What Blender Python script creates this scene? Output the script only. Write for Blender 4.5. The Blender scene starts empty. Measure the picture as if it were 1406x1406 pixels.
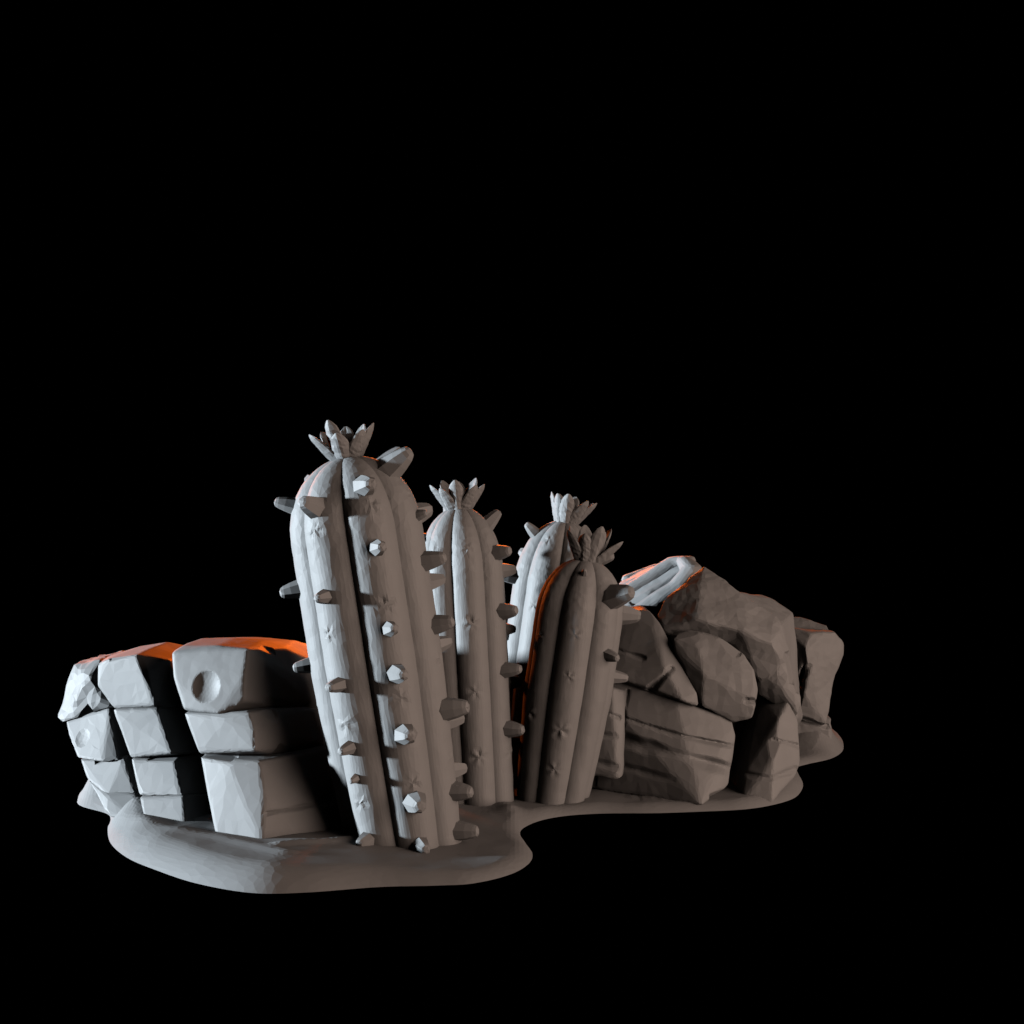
import bpy, bmesh, math, random
import numpy as np
from mathutils import Vector, Matrix, noise
from mathutils.bvhtree import BVHTree

SC = bpy.context.scene
COL = SC.collection
random.seed(7)

# ------------------------------------------------------------------ camera
F = 1953.0                      # focal length in photo pixels (1406 wide)
H = 1.0                         # eye height over the table the base stands on
cam = bpy.data.cameras.new('camera')
cam.sensor_width = 36.0
cam.lens = F / 1406.0 * 36.0
cam.clip_start = 0.05
cam.clip_end = 200.0
camo = bpy.data.objects.new('camera', cam)
camo.location = (0, 0, H)
camo.rotation_euler = (math.radians(90), 0, 0)
COL.objects.link(camo)
SC.camera = camo

# ------------------------------------------------------------------ world: black studio
w = bpy.data.worlds.new('World')
SC.world = w
w.use_nodes = True
w.node_tree.nodes['Background'].inputs[0].default_value = (0, 0, 0, 1)
w.node_tree.nodes['Background'].inputs[1].default_value = 0.0
SC.view_settings.view_transform = 'Standard'
SC.view_settings.look = 'None'
SC.view_settings.exposure = 0.0
SC.view_settings.gamma = 1.0

# ------------------------------------------------------------------ lamps
TARGET = Vector((0.0, 4.7, 0.45))
def lamp(name, az, el, dist, size, watts, colour):
    """az: degrees clockwise from the camera's forward (+y) seen from above."""
    a, e = math.radians(az), math.radians(el)
    d = Vector((math.sin(a) * math.cos(e), math.cos(a) * math.cos(e), math.sin(e)))
    L = bpy.data.lights.new(name, 'AREA')
    L.shape = 'DISK'
    L.size = size
    L.energy = watts
    L.color = colour
    o = bpy.data.objects.new(name, L)
    o.location = TARGET + d * dist
    o.rotation_euler = (-d).to_track_quat('-Z', 'Y').to_euler()
    COL.objects.link(o)
lamp('key_lamp', -91.0, 3.5, 30.0, 1.9, 61000.0, (0.80, 0.91, 1.0))
lamp('fill_lamp', 121.0, 10.0, 7.0, 6.2, 880.0, (1.0, 0.75, 0.62))
lamp('rim_lamp', 0.0, 16.0, 14.0, 3.0, 1600.0, (1.0, 0.16, 0.012))
lamp('rim_lamp', -35.0, 17.0, 14.0, 1.5, 750.0, (1.0, 0.16, 0.012))
SC.cycles.diffuse_bounces = 0

# ------------------------------------------------------------------ material
def clay(name, base, spread, scale):
    m = bpy.data.materials.new(name)
    m.use_nodes = True
    nt = m.node_tree
    b = nt.nodes['Principled BSDF']
    b.inputs['Roughness'].default_value = 0.62
    b.inputs['Specular IOR Level'].default_value = 0.2
    tc = nt.nodes.new('ShaderNodeTexCoord')
    n = nt.nodes.new('ShaderNodeTexNoise')
    n.inputs['Scale'].default_value = scale
    n.inputs['Detail'].default_value = 5.0
    r = nt.nodes.new('ShaderNodeValToRGB')
    r.color_ramp.elements[0].color = tuple(c * (1 - spread) for c in base) + (1,)
    r.color_ramp.elements[1].color = tuple(min(1, c * (1 + spread)) for c in base) + (1,)
    r.color_ramp.elements[0].position = 0.3
    r.color_ramp.elements[1].position = 0.7
    nt.links.new(tc.outputs['Object'], n.inputs['Vector'])
    nt.links.new(n.outputs['Fac'], r.inputs['Fac'])
    nt.links.new(r.outputs['Color'], b.inputs['Base Color'])
    return m
M_CACTUS = clay('grey_resin_cactus', (0.10, 0.10, 0.10), 0.03, 18)
M_ROCK = clay('grey_resin_rock', (0.10, 0.10, 0.10), 0.04, 9)
M_GROUND = clay('grey_resin_ground', (0.10, 0.10, 0.10), 0.04, 7)

# ------------------------------------------------------------------ helpers
def U(px, py, D):
    """photo pixel at a distance D in front of the camera -> world point"""
    return Vector(((px - 703.0) / F * D, D, H - (py - 703.0) / F * D))

def link(name, me, mat, parent=None):
    o = bpy.data.objects.new(name, me)
    me.materials.clear()
    me.materials.append(mat)
    COL.objects.link(o)
    if parent:
        o.parent = parent
    return o

def thing(name, loc, label, cat, group=None):
    o = bpy.data.objects.new(name, None)
    o.location = loc
    o.empty_display_size = 0.05
    o['label'] = label
    o['category'] = cat
    if group:
        o['group'] = group
    COL.objects.link(o)
    return o

def with_modifiers(me, mods):
    """a new mesh: me after the listed modifiers"""
    o = bpy.data.objects.new('working', me)
    COL.objects.link(o)
    for typ, kw in mods:
        m = o.modifiers.new(typ.lower(), typ)
        for k, v in kw.items():
            setattr(m, k, v)
    dg = bpy.context.evaluated_depsgraph_get()
    out = bpy.data.meshes.new_from_object(o.evaluated_get(dg))
    bpy.data.objects.remove(o)
    return out

def coords(me):
    a = np.empty(len(me.vertices) * 3)
    me.vertices.foreach_get('co', a)
    return a.reshape(-1, 3)

def set_coords(me, a):
    me.vertices.foreach_set('co', a.ravel())
    me.update()

def normals(me):
    a = np.empty(len(me.vertices) * 3)
    me.vertex_normals.foreach_get('vector', a)
    return a.reshape(-1, 3)

def seg_dist(P, a, b):
    a, b = np.array(a), np.array(b)
    ab = b - a
    t = np.clip(((P - a) @ ab) / max(ab @ ab, 1e-9), 0, 1)
    return np.linalg.norm(P - (a + t[:, None] * ab), axis=1)

def screen(P):
    return np.stack([703 + P[:, 0] / P[:, 1] * F, 703 - (P[:, 2] - H) / P[:, 1] * F], 1)

def hull_mesh(sets):
    """one mesh holding the convex hull of each point set"""
    bm = bmesh.new()
    for pts in sets:
        vs = [bm.verts.new(p) for p in pts]
        r = bmesh.ops.convex_hull(bm, input=vs)
        junk = {g for g in r['geom_interior'] + r['geom_unused'] if isinstance(g, bmesh.types.BMVert)}
        for v in junk:
            if v.is_valid:
                bm.verts.remove(v)
    bmesh.ops.recalc_face_normals(bm, faces=bm.faces[:])
    me = bpy.data.meshes.new('hull')
    bm.to_mesh(me)
    bm.free()
    return me

def rock(name, parent, sets, grooves=(), dents=(), voxel=0.0065, smooth=9, ratio=0.07, rough=0.004, seed=0, noise_scale=9.0, grow=0.0, chips=0):
    """worn block: hulls -> voxel remesh -> smoothing -> cracks, hollows, unevenness -> coarse facets.
    grooves: (list of photo px, radius px, depth), dents: (px, py, D, radius, depth)"""
    me = hull_mesh(sets)
    if grow:
        set_coords(me, coords(me) + normals(me) * (grow * 0.0022))
    me = with_modifiers(me, [('REMESH', dict(mode='VOXEL', voxel_size=voxel)),
                             ('SMOOTH', dict(factor=0.5, iterations=smooth))])
    P = coords(me)
    N = normals(me)
    off = Vector((seed * 3.7, seed * 1.3, seed * 2.1))
    d = np.array([noise.noise(Vector(p) * noise_scale + off) for p in P])
    d2 = np.array([noise.noise(Vector(p) * noise_scale * 4 + off) for p in P])
    P = P + N * (d * rough + d2 * rough * 0.25)[:, None]
    if chips:
        # wear: knock small chips out of the sharpest edges
        E = np.empty(len(me.edges) * 2, dtype=np.int32)
        me.edges.foreach_get('vertices', E)
        E = E.reshape(-1, 2)
        Q = P.copy()
        for _ in range(6):
            A = np.zeros_like(Q)
            n_ = np.zeros(len(Q))
            np.add.at(A, E[:, 0], Q[E[:, 1]]); np.add.at(A, E[:, 1], Q[E[:, 0]])
            np.add.at(n_, E[:, 0], 1); np.add.at(n_, E[:, 1], 1)
            Q = A / np.maximum(n_, 1)[:, None]
        sharp = np.einsum('ij,ij->i', P - Q, N)
        order = np.argsort(-sharp)[:max(10, len(P) // 12)]
        rr = random.Random(seed)
        for _ in range(chips):
            q = order[rr.randrange(len(order))]
            n_ = N[q] + np.array([rr.uniform(-.2, .2) for _ in range(3)])
            n_ /= np.linalg.norm(n_)
            cut = (P - P[q]) @ n_ + rr.uniform(0.001, 0.0055)
            near = np.linalg.norm(P - P[q], axis=1) < 0.06
            P = P - n_ * (np.clip(cut, 0, None) * near)[:, None]
    front = np.clip((-N[:, 1]) * 2.0 + 0.2, 0, 1)
    wob = np.array([noise.noise(Vector(p) * 7 + off) for p in P])
    wob2 = np.array([noise.noise(Vector(p) * 15 - off) for p in P])
    for line, rad, depth in grooves:
        S = screen(P)
        dist = np.full(len(P), 1e9)
        for (a, b) in zip(line[:-1], line[1:]):
            dist = np.minimum(dist, seg_dist(S, a, b))
        k = np.clip(1 - (dist + wob2 * 3.0) / (rad * (1 + 0.5 * wob)), 0, 1)
        k = k * k * (3 - 2 * k)
        P[:, 1] += k * depth * front * np.clip(0.85 + 1.1 * wob, 0.15, 1.5)
    for px, py, D, rad, depth in dents:
        c = np.array(U(px, py, D))
        dist = np.linalg.norm(P - c, axis=1)
        k = np.clip(1 - (dist / rad) ** 2, 0, 1) ** 0.7
        P = P - N * (k * depth)[:, None]
    set_coords(me, P)
    me = with_modifiers(me, [('SMOOTH', dict(factor=0.5, iterations=3)), ('DECIMATE', dict(decimate_type='COLLAPSE', ratio=ratio))])
    Q = Matrix.Translation(-parent.location)
    me.transform(Q)
    return link(name, me, M_ROCK, parent)

def block(front, dy=0.35, dz=0.0, dx=0.0, extra=()):
    """points of a chunk: its visible front (photo px, py, distance) and the same outline further back"""
    pts = [U(*p) for p in front]
    pts += [p + Vector((dx, dy, dz)) for p in pts]
    pts += [U(*p) for p in extra]
    return pts

# ------------------------------------------------------------------ ground (the sculpted base)
RIM = [(345,1226),(420,1225.5),(520,1218),(600,1216),(650,1213),(700,1201),(726,1186),(731,1172),
       (722,1158),(714,1144),(722,1135),(745,1126),(780,1120),(830,1117),(900,1116.5),(960,1114.5),(1020,1111.5),(1060,1105.5),(1090,1096),
       (1101,1084),(1102,1074),(1096,1062),(1094,1054),(1110,1049),(1140,1042),(1155,1033),(1158,1023),(1154,1012),(1140,1000),
       (1100,985),(1020,975),(900,985),(800,1005),(720,1020),(600,1030),(480,1040),(360,1050),(250,1055),(170,1066),
       (118,1082),(107,1098),(112,1107),(146,1117),(152,1126),(148,1138),(152,1158),(175,1178),(215,1195),(270,1213)]
def ground_xy():
    pts = []
    for px, py in RIM:
        D = H * F / (py - 703.0)
        pts.append(((px - 703.0) / F * D, D))
    # smooth closed curve
    out = []
    n = len(pts)
    for i in range(n):
        p0, p1, p2, p3 = (np.array(pts[(i + k - 1) % n]) for k in range(4))
        for t in np.linspace(0, 1, 8, endpoint=False):
            out.append(0.5 * (2 * p1 + (p2 - p0) * t + (2 * p0 - 5 * p1 + 4 * p2 - p3) * t * t + (3 * p1 - p0 - 3 * p2 + p3) * t ** 3))
    return np.array(out)

# mounds: photo px, py, distance give the place; height; radius
MOUNDS = [(150,1100,4.6,0.045,0.16),(240,1130,4.5,0.02,0.22),
          (125,1060,4.95,0.09,0.12),(1118,1000,6.02,0.10,0.19),(1050,1060,5.15,0.03,0.2),
          (700,1100,4.62,0.015,0.07)]
RIDGES = [([(160,1118,4.46),(225,1146,4.22),(300,1158,4.12),(392,1188,3.93)], 0.006, 0.03),
          ([(385,1172,4.02),(450,1163,4.08),(500,1150,4.16)], 0.010, 0.025),
          ([(720,1142,4.43),(700,1115,4.60),(690,1100,4.75)], 0.008, 0.03)]
def build_ground():
    poly = ground_xy()
    step = 0.0125
    lo, hi = poly.min(0) - 0.06, poly.max(0) + 0.06
    nx, ny = int((hi[0] - lo[0]) / step) + 1, int((hi[1] - lo[1]) / step) + 1
    X, Y = np.meshgrid(np.linspace(lo[0], hi[0], nx), np.linspace(lo[1], hi[1], ny))
    P = np.stack([X.ravel(), Y.ravel()], 1)
    best = np.full(len(P), 1e9)
    inside = np.zeros(len(P), bool)
    for a, b in zip(poly, np.roll(poly, -1, 0)):
        ab = b - a
        t = np.clip(((P - a) @ ab) / (ab @ ab), 0, 1)
        best = np.minimum(best, np.linalg.norm(P - (a + t[:, None] * ab), axis=1))
        c = ((a[1] > P[:, 1]) != (b[1] > P[:, 1]))
        with np.errstate(divide='ignore', invalid='ignore'):
            xi = a[0] + (P[:, 1] - a[1]) / (b[1] - a[1]) * ab[0]
        inside ^= c & (P[:, 0] < xi)
    d = np.where(inside, best, -best)
    # base thickness: thicker at the front left lobe, thin towards the back right
    u = np.clip((P[:, 0] + 0.70) / 0.65, 0, 1)
    u = u * u * (3 - 2 * u)
    top = 0.060 * (1 - u) + 0.026 * u
    r = 0.105 * (1 - u) + 0.060 * u
    x = np.clip(1 - d / r, 0, 1)
    prof = 1 - x ** 2.0
    z = np.where(d >= 0, top * prof, d * 2.2 * top / r)
    for px, py, D, h, rad in MOUNDS:
        c = U(px, py, D)
        q = ((P[:, 0] - c.x) ** 2 + (P[:, 1] - c.y) ** 2) / rad ** 2
        z += np.where(d > 0, h * np.exp(-q * 1.6) * np.clip(d / 0.08, 0, 1), 0)
    # long low furrows following the front edge, and unevenness
    fur = np.array([noise.noise(Vector((p[0] * 2.2, p[1] * 2.2, 0)) ) for p in P])
    fine = np.array([noise.noise(Vector((p[0] * 9, p[1] * 9, 3))) for p in P])
    edge = np.clip(d / 0.05, 0, 1)
    z += edge * (fur * 0.008 + fine * 0.0035)
    c = U(893, 1085, 4.93)
    rough = np.exp(-(((P[:, 0] - c.x) / 0.07) ** 2 + ((P[:, 1] - c.y) / 0.12) ** 2))
    z += edge * rough * np.array([noise.noise(Vector((p[0] * 45, p[1] * 20, 5))) for p in P]) * 0.010
    for line, hh, wd in RIDGES:
        L = [U(*q) for q in line]
        L = [np.array((q.x, q.y)) for q in L]
        dist = np.full(len(P), 1e9)
        for n_, (a, b) in enumerate(zip(L[:-1], L[1:])):
            dist = np.minimum(dist, seg_dist(P, a, b))
        z += edge * hh * np.exp(-(dist / wd) ** 2)
    faces = []
    for j in range(ny - 1):
        for i in range(nx - 1):
            k = j * nx + i
            if max(d[k], d[k + 1], d[k + nx], d[k + nx + 1]) > -0.03:
                faces.append((k, k + 1, k + nx + 1, k + nx))
    me = bpy.data.meshes.new('ground')
    me.from_pydata([(p[0], p[1], zz) for p, zz in zip(P, z)], [], faces)
    bm = bmesh.new()
    bm.from_mesh(me)
    bmesh.ops.delete(bm, geom=[v for v in bm.verts if not v.link_faces], context='VERTS')
    bmesh.ops.bisect_plane(bm, geom=bm.verts[:] + bm.edges[:] + bm.faces[:], plane_co=(0, 0, 0), plane_no=(0, 0, 1), clear_inner=True)
    bmesh.ops.triangulate(bm, faces=bm.faces[:])
    bm.to_mesh(me)
    bm.free()
    me = with_modifiers(me, [('DECIMATE', dict(decimate_type='COLLAPSE', ratio=0.16))])
    bm = bmesh.new()
    bm.from_mesh(me)
    rim = [e for e in bm.edges if e.is_boundary]
    bmesh.ops.holes_fill(bm, edges=rim, sides=0)
    bm.to_mesh(me)
    bm.free()
    o = link('ground', me, M_GROUND)
    o['kind'] = 'structure'
    o['label'] = 'low grey sculpted base with two rounded lobes'
    return o
ground = build_ground()

# ------------------------------------------------------------------ left outcrop: leaning pillars of cracked blocks
left = thing('rock_outcrop', U(300, 1147, 4.3), 'outcrop of three leaning stepped pillars cracked into blocks, with a round hollow', 'rock', 'rocks on the base')
def lb(sets, **kw):
    kw.setdefault('voxel', 0.005)
    kw.setdefault('smooth', 16)
    kw.setdefault('chips', 6)
    kw.setdefault('rough', 0.0018)
    kw.setdefault('ratio', 0.035)
    kw.setdefault('grow', 3.2)
    return rock('rock_block', left, sets, **kw)
# front pillar (largest)
lb([block([(238,897,4.342),(252,889,4.371),(299,889,4.312),(340,893,4.263),(335,930,4.243),(334,962,4.233),(300,979,4.243),(255,973,4.293),(241,930,4.322),
           (388,892,4.460),(416,935,4.470),(428,965,4.480),(390,968,4.381)], dy=0.25,
          extra=[(262,886,4.657),(318,878,4.835),(350,877,4.884),(400,885,5.013),(440,891,5.082),(470,975,5.082),(262,975,4.934),(560,968,5.082),(560,1000,5.033)])],  # rightmost points: unseen extension added to keep rim light off the ground
   dents=[(284,943,4.277,0.047,0.015),(303,897,4.312,0.022,0.016)], seed=1, ratio=0.1)
lb([block([(255,980,4.303),(310,988,4.233),(342,979,4.214),(349,1003,4.194),(350,1030,4.183),(275,1033,4.263),(415,975,4.421),(428,1019,4.401),(389,1036,4.322)],
          dy=0.5, extra=[(540,985,4.934),(405,955,4.70),(290,955,4.70),(540,1040,4.934)])], seed=2)  # far right points likewise added out of view against the rim light
lb([block([(277,1041,4.263),(318,1050,4.199),(356,1046,4.174),(362,1088,4.144),(360,1158,4.100),(299,1148,4.174),(290,1091,4.224),
           (446,1031,4.381),(460,1100,4.322),(470,1140,4.263),(418,1158,4.164),(408,1090,4.263)], dy=0.45, extra=[(560,1050,4.785),(415,1015,4.62),(300,1015,4.62),(560,1110,4.687)])],  # inner top points added to stop key light passing through the crack
   grooves=[([(366,1117),(415,1108),(462,1100)],4,0.012)], seed=3)
# middle pillar
lb([block([(137,912,4.573),(150,906,4.549),(188,900,4.500),(200,930,4.480),(214,968,4.460),(158,971,4.539),(137,942,4.569),
           (232,908,4.559),(250,972,4.539)], dy=0.4, extra=[(230,893,4.835),(150,902,4.884)])], seed=4)
lb([block([(157,975,4.515),(215,974,4.455),(236,1034,4.401),(181,1039,4.465),(253,976,4.529),(274,1033,4.489)], dy=0.45), block([(125,932,5.05),(300,920,4.85),(330,1000,4.75),(310,1125,4.55),(150,1108,4.72)], dy=0.35)], seed=5)
lb([block([(182,1043,4.465),(239,1045,4.401),(250,1091,4.342),(192,1091,4.406),(275,1040,4.489),(290,1089,4.440)], dy=0.45)], seed=6)
lb([block([(193,1095,4.406),(251,1094,4.342),(256,1149,4.263),(202,1142,4.332),(292,1093,4.440),(305,1150,4.371)], dy=0.45)], seed=7)
# back pillar (leftmost)
lb([block([(103,913,4.816),(138,907,4.756),(124,930,4.717),(155,970,4.698),(143,967,4.702),(87,991,4.776),(80,984,4.806)], dy=0.3,
          extra=[(135,903,5.033)])], seed=8, noise_scale=14, rough=0.007)
lb([block([(90,994,4.776),(100,988,4.776),(150,974,4.698),(163,1043,4.618),(141,1045,4.628),(108,1039,4.687),(185,1035,4.737)], dy=0.35), block([(150,940,5.033),(235,935,5.033),(245,1100,4.835),(160,1095,4.835)], dy=0.3)],  # second hull: unseen core added to block rim light between the pillars
   dents=[(118,1015,4.717,0.034,0.005)], seed=9)
lb([block([(112,1043,4.698),(170,1043,4.618),(187,1089,4.559),(148,1092,4.588),(121,1068,4.657),(192,1088,4.687)], dy=0.35)], seed=10)
lb([block([(124,1073,4.657),(149,1095,4.578),(187,1093,4.549),(192,1129,4.480),(150,1120,4.539),(205,1120,4.638)], dy=0.35)], seed=11)

# ------------------------------------------------------------------ right outcrop: ridge with a white-lit crest
right = thing('rock_outcrop', U(960, 1100, 5.0), 'tall ridge-topped outcrop with a bulging block set in its cracked right-hand front', 'rock', 'rocks on the base')
def rb(name, sets, **kw):
    kw.setdefault('grow', 2.2)
    kw.setdefault('chips', 12)
    return rock(name, right, sets, **kw)
# lower body
rb('rock_block', [block([(800,925,5.06),(838,934,5.03),(928,964,4.93),(955,974,4.93),(1003,987,4.95),(1009,1012,4.93),(1003,1050,4.90),(998,1078,4.87),
                         (985,1088,4.82),(963,1106,4.76),(928,1083,4.84),(880,1070,4.91),(840,1080,4.97),(800,1080,5.02)], dy=0.35)],
   grooves=[([(815,972),(928,1009),(1012,1026)],5,0.022),([(815,1003),(930,1036),(1002,1056)],11,0.022),([(815,1042),(925,1071)],8,0.014),
            ([(862,948),(857,985),(847,1012)],5,0.05)], seed=21, ratio=0.08)
rb('rock_block', [block([(795,930,5.0),(840,945,4.955),(857,949,4.98),(852,990,4.95),(843,1010,4.93),(848,1040,4.915),(856,1066,4.90),(847,1069,4.885),(795,1062,4.94)], dy=0.2)],
   grooves=[([(790,962),(850,985)],4,0.015),([(790,1000),(845,1013)],7,0.015),([(790,1040),(845,1052)],7,0.012)], seed=22, ratio=0.1)
# upper left face
rb('rock_slab', [block([(815,845,5.22),(850,843,5.19),(878,843,5.14),(890,838,5.12),(906,858,5.07),(933,914,4.96),(955,952,4.915),(958,969,4.915),(938,963,4.885),(911,916,4.925),
                        (838,930,5.0),(810,922,5.04)], dy=0.3)],
   grooves=[([(835,888),(884,904)],4,0.012),([(893,948),(922,918)],6,0.02),([(815,925),(960,975)],5,0.02)], seed=23, ratio=0.1)
# bulging block
rb('rock_block', [block([(924,876,4.985),(945,869,4.985),(965,869,4.98),(990,879,4.97),(1020,900,4.95),(1034,920,4.93),(1041,945,4.93),(1037,967,4.92),(1033,986,4.93),(1008,991,4.94),
                         (965,970,4.92),(962,950,4.92),(941,920,4.955),(928,895,4.97),(966,925,4.90),(958,888,4.94)], dy=0.3)],
   grooves=[([(1026,962),(1050,966)],5,0.03)], seed=24, ratio=0.09, rough=0.007)
# overhanging crest
rb('rock_slab', [block([(967,777,5.26),(962,798,5.16),(936,814,5.16),(912,825,5.15),(904,843,5.13),(911,866,5.07),(957,850,5.01),(1016,814,5.15),(1022,866,5.01),(989,880,5.06),(924,872,5.07)], dy=0.25, dz=-0.2),
                 block([(1016,814,5.15),(1065,848,5.12),(1074,863,5.10),(1084,905,5.08),(1066,924,5.05),(1070,902,5.03),(1059,883,5.01),(1022,866,5.01),(1000,880,5.06),(1040,930,5.06)], dy=0.25, dz=-0.02),
                 block([(1066,900,5.06),(1084,905,5.08),(1098,956,5.05),(1096,980,5.04),(1090,986,5.05),(1073,945,5.04),(1042,953,5.08),(1040,925,5.07)], dy=0.25)],
   seed=25, ratio=0.08, rough=0.009, noise_scale=11, smooth=12)
# lower right column
rb('rock_block', [block([(1044,957,5.16),(1081,965,5.04),(1094,990,5.03),(1097,1048,5.0),(1091,1064,4.98),(1060,1102,4.86),(1019,1102,4.88),(1026,1060,4.94),(1049,1023,4.98),
                         (1069,989,4.98),(1062,1039,4.91),(1003,1062,5.14),(1004,1078,5.1)], dy=0.3),
                 block([(990,985,5.22),(1062,985,5.22),(1062,1095,5.16),(990,1095,5.16)], dy=0.4)],  # unseen core added behind the crack to shut out rim light
   grooves=[([(1022,1062),(1057,1069),(1092,1058)],7,0.016),([(1062,1014),(1096,1024)],4,0.014)], seed=26, ratio=0.09)
# slope behind the tallest cactus side, with finger-like ridges catching the light
rb('rock_slab', [[U(*p) for p in [(948,774,5.48),(906,838,5.40),(850,840,5.42),(850,800,5.7),(890,780,5.8),(925,772,5.65),(1020,815,5.6),
                                  (840,1000,5.3),(850,1000,5.8),(1060,1000,5.8),(1050,1000,5.3)]]], seed=27, ratio=0.06, rough=0.006)
def ridge(line, rads, seed):
    sets = []
    pts = [U(*p) for p in line]
    for (a, b), (ra, rbb) in zip(zip(pts[:-1], pts[1:]), zip(rads[:-1], rads[1:])):
        s = []
        for c, r in ((a, ra), (b, rbb)):
            for i in range(8):
                for j in (-0.6, 0.0, 0.6):
                    t = i * math.pi / 4
                    s.append(c + Vector((math.cos(t) * math.cos(j), math.sin(t) * math.cos(j), math.sin(j))) * r)
        sets.append(s)
    return rb('rock_ridge', sets, seed=seed, smooth=9, ratio=0.12, rough=0.003, noise_scale=12, chips=0)
ridge([(938,770,5.47),(951,785,5.41),(932,808,5.40),(906,823,5.40),(876,843,5.41)], [0.026,0.038,0.040,0.036,0.034], 28)
ridge([(945,770,5.52),(929,774,5.56),(903,794,5.56),(860,822,5.55)], [0.028,0.038,0.046,0.050], 29)
ridge([(905,779,5.78),(862,796,5.75)], [0.018,0.024], 30)
# far shoulder; its unseen back and foot are extended to block the key light
rb('rock_slab', [[U(*p) for p in [(1010,815,5.45),(1045,818,5.6),(1062,824,5.6),(1088,842,5.6),(1072,858,5.4),(1095,985,5.4),(1020,985,5.4),(1100,985,5.8),(1020,985,5.8),(1060,830,5.75),(1050,834,6.3),(1000,834,6.3),(1058,1014,6.3),(1000,1014,6.3),(1055,1046,5.6),(1000,1046,5.6),(1058,1035,5.8),(1000,1035,5.8)]]],
   seed=31, ratio=0.08, rough=0.007)

# ------------------------------------------------------------------ separate boulder at the far end
boulder = thing('boulder', U(1120, 1000, 5.7), 'waisted boulder alone at the far right end of the base', 'rock', 'rocks on the base')
rock('boulder_body', boulder,
     [block([(1080,862,5.95),(1112,868,5.87),(1147,867,5.91),(1159,884,5.95),(1158,900,5.95),(1147,928,5.91),(1110,925,5.85),(1106,892,5.83)], dy=0.28),
      block([(1110,915,5.85),(1148,925,5.91),(1140,960,5.90),(1135,997,5.89),(1094,986,5.89),(1104,950,5.85)], dy=0.28),
      block([(1078,860,5.95),(1105,890,5.85),(1092,925,5.93),(1078,985,5.95),(1092,985,5.91)], dy=0.28),
      [U(*p) for p in [(1074,842,6.13),(1115,852,6.08),(1137,858,6.05),(1140,872,5.98),(1078,868,5.98),(1140,900,6.13),(1080,900,6.13),(1110,860,6.33)]],
      block([(1090,988,5.93),(1138,1000,5.91),(1142,985,5.99),(1142,1020,5.93),(1090,1015,5.93)], dy=0.28)],
     grooves=[([(1090,945),(1112,915)],8,0.05),([(1092,985),(1136,998)],4,0.03)], seed=41, ratio=0.1, rough=0.008, noise_scale=12)

# ------------------------------------------------------------------ cacti
def dome_profile(t, dome, foot):
    """radius along the cactus 0..1"""
    r = foot + (1 - foot) * min(1, max(0.0, t) / 0.45) ** 0.8
    if t > 1 - dome:
        x = (t - (1 - dome)) / dome
        r *= math.sqrt(max(0.0, 1 - (0.985 * x) ** 2.2))
    return r

def rib_radius(a):
    rho, c = 0.40, 0.60
    s = 2 * math.pi / 7
    f = (a + s / 2) % s - s / 2
    return c * math.cos(f) + math.sqrt(max(0, rho * rho - (c * math.sin(f)) ** 2))

def spine_mesh(length, r0, r1, rng):
    bm = bmesh.new()
    n = 7
    tw = rng.uniform(0, 1)
    rings = []
    prof = [(-0.45, 1.08), (0.0, 1.0), (0.45, 0.82), (0.8, 0.62), (0.93, 0.48), (0.99, 0.26)]
    jig = [rng.uniform(0.9, 1.1) for _ in range(n)]
    for z, k in prof:
        ring = []
        for i in range(n):
            a = 2 * math.pi * (i + tw) / n
            ring.append(bm.verts.new((math.cos(a) * r0 * k * jig[i], math.sin(a) * r0 * k * jig[i], z * length + rng.uniform(-0.02, 0.02) * length)))
        rings.append(ring)
    for A, B in zip(rings[:-1], rings[1:]):
        for i in range(n):
            bm.faces.new((A[i], A[(i + 1) % n], B[(i + 1) % n], B[i]))
    bm.faces.new(rings[0][::-1])
    tip = bm.verts.new((0, 0, length))
    for i in range(n):
        bm.faces.new((rings[-1][i], rings[-1][(i + 1) % n], tip))
    me = bpy.data.meshes.new('spine')
    bm.to_mesh(me)
    bm.free()
    return me

def petal_mesh(length, width, rng):
    """thick pointed petal with a keel outside and a shallow trough inside; +z along, +y outside"""
    bm = bmesh.new()
    rings = []
    m = 13
    for j in range(m + 1):
        s = j / m
        q = 0.27 + 0.61 * s
        wv = width * max(0.10, math.sin(math.pi * q) ** 0.8) * (1.0 if s < 0.9 else 0.8) if j < m else width * 0.14
        th = 0.35 * wv + 0.16 * width * (1 - s)
        bend = 0.12 * length * s * s
        sec = [(-0.5, 0.0), (-0.46, 0.14), (-0.32, 0.32), (-0.14, 0.46), (0.0, 0.52), (0.14, 0.46), (0.32, 0.32), (0.46, 0.14), (0.5, 0.0), (0.38, -0.10), (0.16, -0.06), (0.0, -0.02), (-0.16, -0.06), (-0.38, -0.10)]
        jw = 0.02 * wv
        ring = [bm.verts.new((x * wv + rng.uniform(-jw, jw), y * th * 1.5 + bend + rng.uniform(-jw, jw), s * length + rng.uniform(-jw, jw))) for x, y in sec]
        rings.append(ring)
    n = len(rings[0])
    for A, B in zip(rings[:-1], rings[1:]):
        for i in range(n):
            bm.faces.new((A[i], A[(i + 1) % n], B[(i + 1) % n], B[i]))
    bm.faces.new(rings[0][::-1])
    bm.faces.new(rings[-1])
    bmesh.ops.recalc_face_normals(bm, faces=bm.faces[:])
    me = bpy.data.meshes.new('petal')
    bm.to_mesh(me)
    bm.free()
    return me

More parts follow.
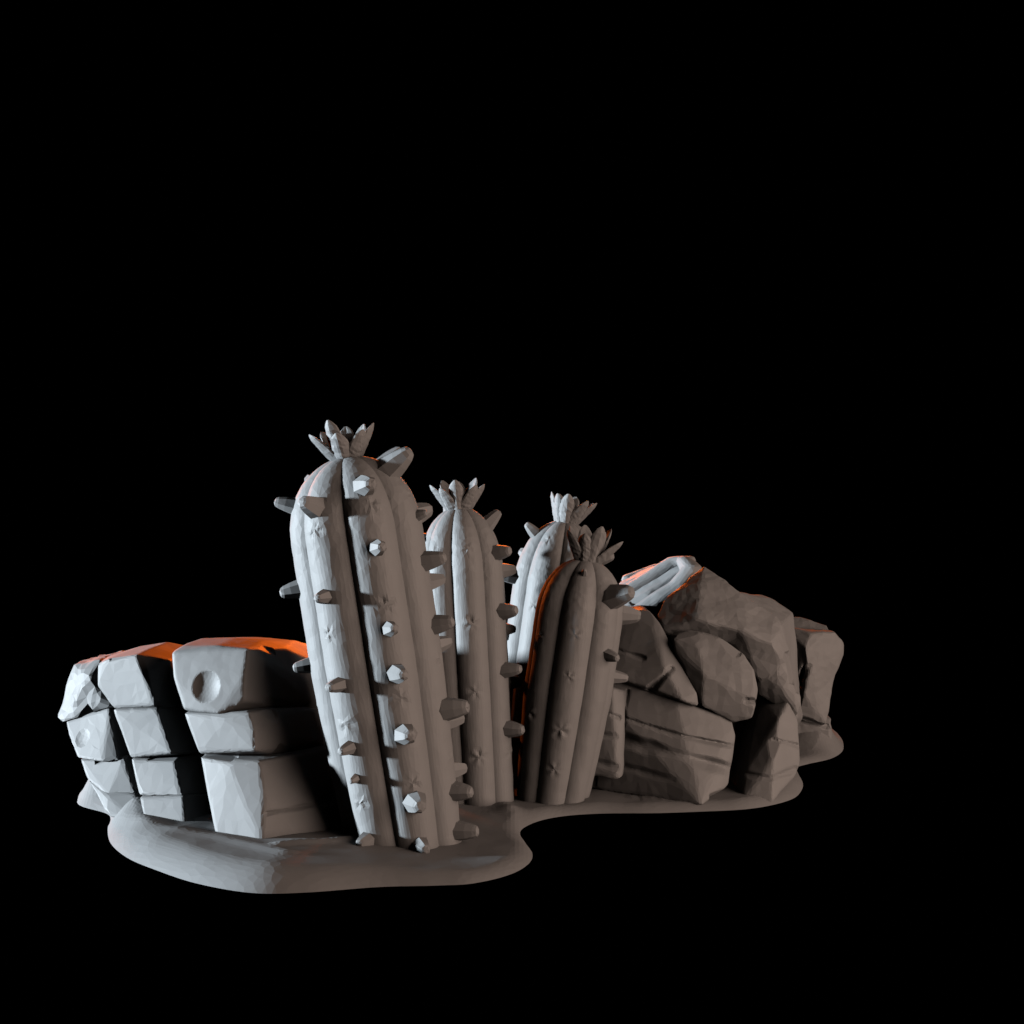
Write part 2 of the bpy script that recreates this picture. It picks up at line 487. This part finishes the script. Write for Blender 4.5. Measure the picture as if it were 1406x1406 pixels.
def cactus(label, base, top, D, R, crest0, spines, stars, petals, petal_len, dome=0.19, foot=0.86, seed=0, Dtop=None, spine_k=1.0, bend=0.0, sink=0.03):
    rng = random.Random(seed)
    B = U(base[0], base[1], D)
    T = U(top[0], top[1], Dtop or D)
    root = thing('cactus', B, label, 'cactus', 'spiny ribbed cacti')
    ax = T - B
    L = ax.length
    up = ax.normalized()
    side = Vector((1, 0, 0))
    side = (side - up * side.dot(up)).normalized()
    fwd = up.cross(side)            # points away from the camera
    # angle a: 0 faces the camera, positive turns to the right
    def dirn(a):
        return side * math.sin(a) - fwd * math.cos(a)
    def centre(t):
        return up * (t * L) + side * (bend * math.sin(math.pi * t))
    def surf(t, a, k=1.0):
        return centre(t) + dirn(a) * (R * dome_profile(t, dome, foot) * rib_radius(a - c0) * k)
    c0 = math.radians(crest0)
    # marks left where spines have broken off: rib, photo row
    def t_of(py):
        return (base[1] - py) / (base[1] - top[1])
    def row(py, a):
        # the near side of the body sits lower in view than its axis
        return t_of(703.0 + (py - 703.0) * (1 - R * 0.97 * math.cos(a) / D))
    marks = [(row(py, c0 + rib * 2 * math.pi / 7), c0 + rib * 2 * math.pi / 7, sz) for rib, py, sz in stars]
    na, nv = 7 * 26, 210
    verts, faces = [], []
    mk = [(surf(t, a), sz * rng.uniform(0.7, 1.0), rng.uniform(0, 6.28), rng.uniform(0.6, 1.1)) for t, a, sz in marks]
    for j in range(nv + 1):
        t = -sink + (1 + sink) * j / nv
        if t > 1 - dome:                      # finer rows over the dome
            x = (t - (1 - dome)) / dome
            t = (1 - dome) + dome * math.sin(x * math.pi / 2)
        for i in range(na):
            a = 2 * math.pi * i / na + c0
            p = surf(t, a)
            out = dirn(a)
            g = noise.noise(p * 26 + Vector((seed, 0, 0))) * 0.0011 + noise.noise(Vector((p.x * 90, p.y * 90, p.z * 5 + seed))) * 0.0004
            if t > 0.62:
                g += noise.noise(p * 60) * 0.0011 * min(1, (t - 0.62) * 5)
            for (q, sz, ph, st), (tm, am, _) in zip(mk, marks):
                d = p - q
                dist = d.length
                if dist < sz:
                    v = d.dot(up) / sz
                    h = d.dot(dirn(am + math.pi / 2)) / sz
                    ang = math.atan2(v, h)
                    k = dist / sz
                    arms = 0.5 + 0.35 * math.cos(4 * ang + ph) + 0.3 * math.cos(ang * 3 + 2 * ph)
                    g += (arms * 0.75 - 0.42) * (1 - k) * min(1.0, k * 2.2) * sz * 0.38 * st
            verts.append(p + out * (g * min(1.0, (1.02 - t) * 12)))
    for j in range(nv):
        for i in range(na):
            k = j * na + i
            kn = j * na + (i + 1) % na
            faces.append((k, kn, kn + na, k + na))
    faces.append(tuple(range(nv * na, nv * na + na)))
    faces.append(tuple(range(na - 1, -1, -1)))
    me = bpy.data.meshes.new('body')
    me.from_pydata(verts, [], faces)
    me = with_modifiers(me, [('TRIANGULATE', {}), ('DECIMATE', dict(decimate_type='COLLAPSE', ratio=0.13))])
    link('body', me, M_CACTUS, root)
    for sp in spines:
        rib, py, k = sp[:3]
        lift = math.radians(sp[3]) if len(sp) > 3 else 0.0
        a = c0 + rib * 2 * math.pi / 7
        t = row(py, a)
        p = surf(t, a, 0.97)
        n = (surf(t + 0.01, a) - surf(t - 0.01, a)).normalized()
        out = dirn(a)
        out = (out - n * out.dot(n)).normalized()
        out = (out * math.cos(lift) + up * math.sin(lift) + Vector((rng.uniform(-.08, .08), rng.uniform(-.08, .08), rng.uniform(-.08, .08)))).normalized()
        s = spine_mesh(0.064 * k * spine_k * rng.uniform(0.92, 1.08), 0.031 * k * spine_k, 0.0145 * k * spine_k, rng)
        s.transform(Matrix.Translation(p) @ out.to_track_quat('Z', 'Y').to_matrix().to_4x4())
        link('spine', s, M_CACTUS, root)
    fl = bpy.data.objects.new('flower', None)
    fl.empty_display_size = 0.02
    fl.location = centre(0.997)
    COL.objects.link(fl)
    fl.parent = root
    for az, tl, lk in petals:
        a = math.radians(az)
        out = dirn(a)
        tlr = math.radians(tl * 0.86)
        zax = (up * math.cos(tlr) + out * math.sin(tlr)).normalized()
        yax = (out - zax * out.dot(zax)).normalized()
        xax = yax.cross(zax)
        M = Matrix((xax, yax, zax)).transposed().to_4x4()
        pm = petal_mesh(petal_len * lk, petal_len * 0.48, rng)
        pm.transform(Matrix.Translation(out * petal_len * 0.17 - up * petal_len * 0.06) @ M)
        link('petal', pm, M_CACTUS, fl)
    return root

def ring(n, start, tilt, rng, lo=0.9, hi=1.08):
    return [(start + 360.0 * i / n + rng.uniform(-5, 5), tilt + rng.uniform(-7, 7), rng.uniform(lo, hi)) for i in range(n)]

rng = random.Random(3)
# 1: tallest, at the front
cactus('tallest and widest cactus, leaning left at the front of the base', (556,1147), (476,628), 4.24, 0.201, 20,
       spines=[(-1,690,1.1),(-1,812,.75),(-1,932,.85),(-1,1019,.75),(-1,1062,.5),(-1,1148,.8),
               (0,672,1.1,-22),(0,758,.85),(0,868,.8),(0,930,1.0),(0,1013,1.1),(0,1106,1.1),(0,1168,.9),
               (1,721,.6),(1,785,1.0),(1,872,.95),(1,987,1.2),(1,1100,1.0),(1,1153,1.05),(1,652,1.4,-16),
               (2,718,1.1),(2,812,1.05),(2,897,.95),(2,1000,1.15),(2,1068,1.0),(2,650,1.3,-14),
               (-2,683,.9),(-2,796,.95),(-2,899,.85),
               (-3,663,1.0),(-3,773,1.0),(-3,882,1.0)],
       stars=[(-1,720,.045),(-1,862,.04),(-1,985,.045),(-1,1095,.045),(0,700,.045),(0,836,.04),(0,962,.045),(0,1080,.04),
              (1,690,.035),(1,920,.04),(1,1055,.04),(-2,960,.035)],
       petals=[(-70,40,1.0),(-28,16,1.08),(-8,34,.82),(48,38,.86),(80,36,1.02),(135,28,1.0),(178,25,1.0),(-130,32,1.0)],
       petal_len=0.122, dome=0.21, seed=1)
# 2: straight one behind it
cactus('slim upright cactus between the tallest cactus and the two right-leaning ones', (652,1098), (630,697), 4.84, 0.147, 11,
       spines=[(1,762,1.0),(1,842,1.0),(1,923,1.0),(1,1004,1.0),(2,722,1.0,12),(2,787,1.0),(2,867,.8),(2,940,1.0),(2,1023,.9),(2,1070,.6),
               (-2,740,1.0),(-2,860,1.0),(-3,700,1.0),(-3,800,1.0),(3,760,1.0)],
       stars=[(-1,757,.045),(0,752,.035),(0,857,.04),(0,950,.04),(0,1040,.045),(1,1035,.035)],
       petals=[(-75,38,1.0),(-48,34,.82),(-5,20,.95),(50,36,.88),(75,40,.95),(130,26,1.05),(-140,28,1.05),(180,24,.95)],
       petal_len=0.118, dome=0.24, foot=0.97, seed=2, spine_k=0.95)
# 3: lit one at the back
cactus('rear cactus, its lit left side half hidden behind two others', (728,1068), (777,716), 5.16, 0.161, -28,
       spines=[(-1,738,.75,5),(-1,800,1.0),(-1,880,1.0),(2,760,1.0),(2,850,1.0),(-2,770,.9)],
       stars=[(0,745,.04),(1,748,.035),(0,835,.04)],
       petals=[(-95,18,1.0),(-48,16,.95),(-5,26,1.05),(45,36,1.0),(72,42,1.05),(110,40,1.0),(160,25,1.0),(-150,22,1.0)],
       petal_len=0.118, dome=0.27, foot=0.9, seed=3)
# 4: dark one in front of it
cactus('shaded cactus leaning right against the ridge-topped outcrop, its left ribs dark', (757,1102), (806,768), 4.86, 0.153, -5,
       spines=[(1,815,1.35,6),(1,893,.75),(2,835,1.1),(0,790,.4),(2,920,.8),(3,850,1.0)],
       stars=[(0,872,.035),(0,930,.035),(0,1003,.04),(0,1058,.045),(-1,880,.035),(-1,985,.035)],
       petals=[(-62,32,.95),(-20,20,.82),(24,18,1.08),(72,46,1.0),(112,18,1.05),(150,24,1.0),(-165,18,1.05),(-112,22,1.0),(60,10,.9)],
       petal_len=0.128, dome=0.25, sink=0.004, foot=0.80, seed=4)
